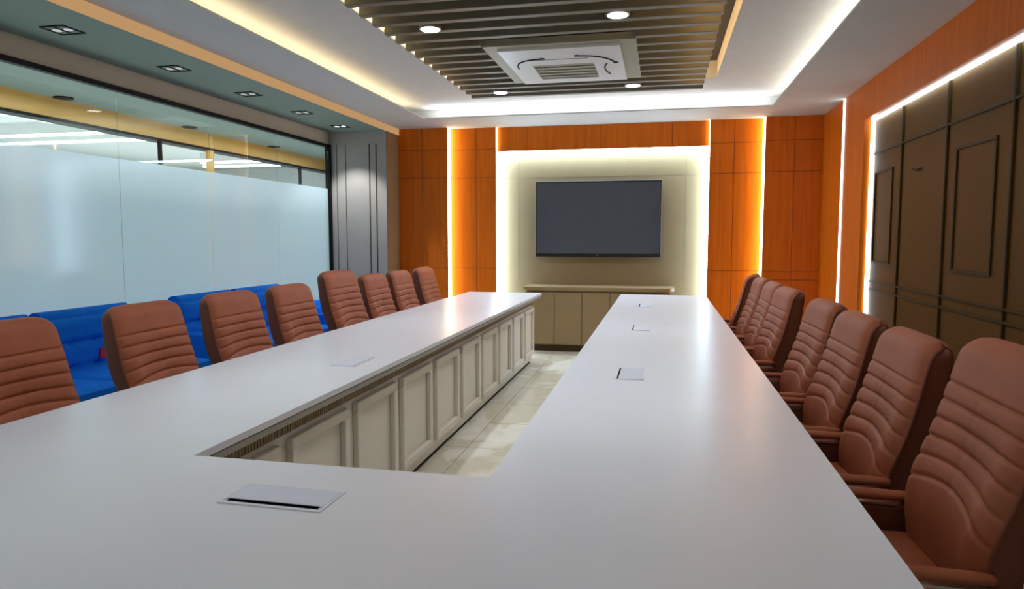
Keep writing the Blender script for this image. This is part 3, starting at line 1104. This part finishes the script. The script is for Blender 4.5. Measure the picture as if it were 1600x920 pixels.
def raise_back(o, dz):
    """the back of this chair is set higher on its rail"""
    for c_ in o.children:
        if c_.name.split('.')[0] in ('back_shell', 'back_cushion', 'piping'):
            c_.location.z += dz


first = True
for (y, x, turn, tl, lab) in LEFT:
    o = chair if first else copy_tree(chair)
    first = False
    o.location = (x, y, 0)
    o.rotation_euler = (0, 0, R(90 + turn))
    if tl:
        raise_back(o, 0.06)
    tag(o, lab, 'chair', 'brown chairs along the left side of the table')
for (y, x, turn, zs, lab) in RIGHT:
    o = copy_tree(chair)
    o.location = (x, y, 0)
    o.rotation_euler = (0, 0, R(-90 + turn))
    if zs > 1:
        raise_back(o, 0.05)
    tag(o, lab, 'chair', 'brown chairs along the right side of the table')


# ================================================================== BLUE SOFAS
def pad_mesh(x0, x1, y0, y1, z0, z1, axis, hs, vs, puff=0.02, nb=None):
    """upholstered block: box with one padded face ('x' = towards +x, 'z' = up) quilted at the given lines"""
    N, K = 36, 24
    top, low = [], []
    for i in range(N + 1):
        p = i / N
        for k in range(K + 1):
            q = k / K
            e = (1 - abs(2 * p - 1) ** 10) ** 0.5 * (1 - abs(2 * q - 1) ** 8) ** 0.5
            d = puff * e
            for h in hs:
                d -= puff * 0.75 * math.exp(-((q - h) / 0.025) ** 2) * e
            for v in vs:
                d -= puff * 0.5 * math.exp(-((p - v) / 0.012) ** 2) * e
            if nb:
                for (bp_, bq) in nb:
                    d -= puff * 1.0 * math.exp(-(((p - bp_) / 0.03) ** 2 + ((q - bq) / 0.045) ** 2))
            y = y0 + (y1 - y0) * p
            if axis == 'x':
                z = z0 + (z1 - z0) * q
                top.append((x1 + d, y, z))
                low.append((x0, y, z))
            else:
                x = x0 + (x1 - x0) * q
                top.append((x, y, z1 + d))
                low.append((x, y, z0))
    m = MB()
    m.v = top + low
    S, off = K + 1, len(top)
    for i in range(N):
        for k in range(K):
            a = i * S + k
            m.f.append((a, a + 1, a + S + 1, a + S))
            m.f.append((off + a, off + a + S, off + a + S + 1, off + a + 1))
        for k in (0, K):
            a = i * S + k
            m.f.append((a, a + S, off + a + S, off + a))
    for i in (0, N):
        for k in range(K):
            a = i * S + k
            m.f.append((a, a + 1, off + a + 1, off + a))
    return m


def make_sofa(label, y0, y1, zt=0.885, ncush=2, arms=True, zarm=0.60):
    t = thing('sofa', label, 'sofa', (-3.45, (y0 + y1) / 2, 0), 0, 'blue sofas along the glass')
    hl = (y1 - y0) / 2
    ia = hl - (0.10 if arms else 0.0)
    w = 2 * hl / ncush
    for k in range(ncush):
        a, b = -hl + k * w + 0.004, -hl + (k + 1) * w - 0.004
        m = pad_mesh(-0.36, -0.21, a, b, 0.30, zt, 'x', (0.40, 0.70), (), 0.028, [(p, q) for p in (0.25, 0.5, 0.75) for q in (0.40, 0.70)])
        m.build('back_cushion', 'blue', t, smooth=50)
        MB().tube([(-0.285, a + 0.03, zt - 0.01), (-0.285, b - 0.03, zt - 0.01)], 0.062, 14).build('top_roll', 'blue', t, smooth=50)
    w = 2 * ia / ncush
    for k in range(ncush):
        a, b = -ia + k * w + 0.004, -ia + (k + 1) * w - 0.004
        pad_mesh(-0.19, 0.38, a, b, 0.33, 0.49, 'z', (), (), 0.022).build('seat_cushion', 'blue', t, smooth=50)
    MB().box(-0.36, 0.36, -hl, hl, 0.14, 0.30, ch=0.01).box(-0.20, 0.36, -ia, ia, 0.30, 0.33).build('frame', 'blue', t)
    if arms:
        for sg in (-1, 1):
            a = MB().box(-0.21, 0.36, *sorted((sg * hl, sg * (hl - 0.098))), 0.30, zarm, ch=0.02).build('arm', 'blue', t)
            MB().tube([(-0.19, sg * (hl - 0.09), zarm - 0.012), (0.34, sg * (hl - 0.09), zarm - 0.012)], 0.008, 6).build('piping', 'blue', a)
    for sx in (-0.30, 0.30):
        for sy in (-hl + 0.08, hl - 0.08):
            MB().lathe([(0.016, 0), (0.024, 0.14)], 10, (sx, sy)).build('leg', 'dark', t)
    return t


sA = make_sofa('blue tufted two-seat sofa nearest, behind the first and second left chairs', 2.66, 4.24, 0.835, arms=False)
MB().box(-0.185, -0.172, 0.405, 0.445, 0.545, 0.615).build('tag_strip', 'red', sA)
make_sofa('blue tufted two-seat sofa behind the third and fourth left chairs', 4.68, 6.24, 0.835)
make_sofa('low blue armchair-width seat beyond, just before the grey column', 6.62, 7.42, 0.60, ncush=1, arms=False)
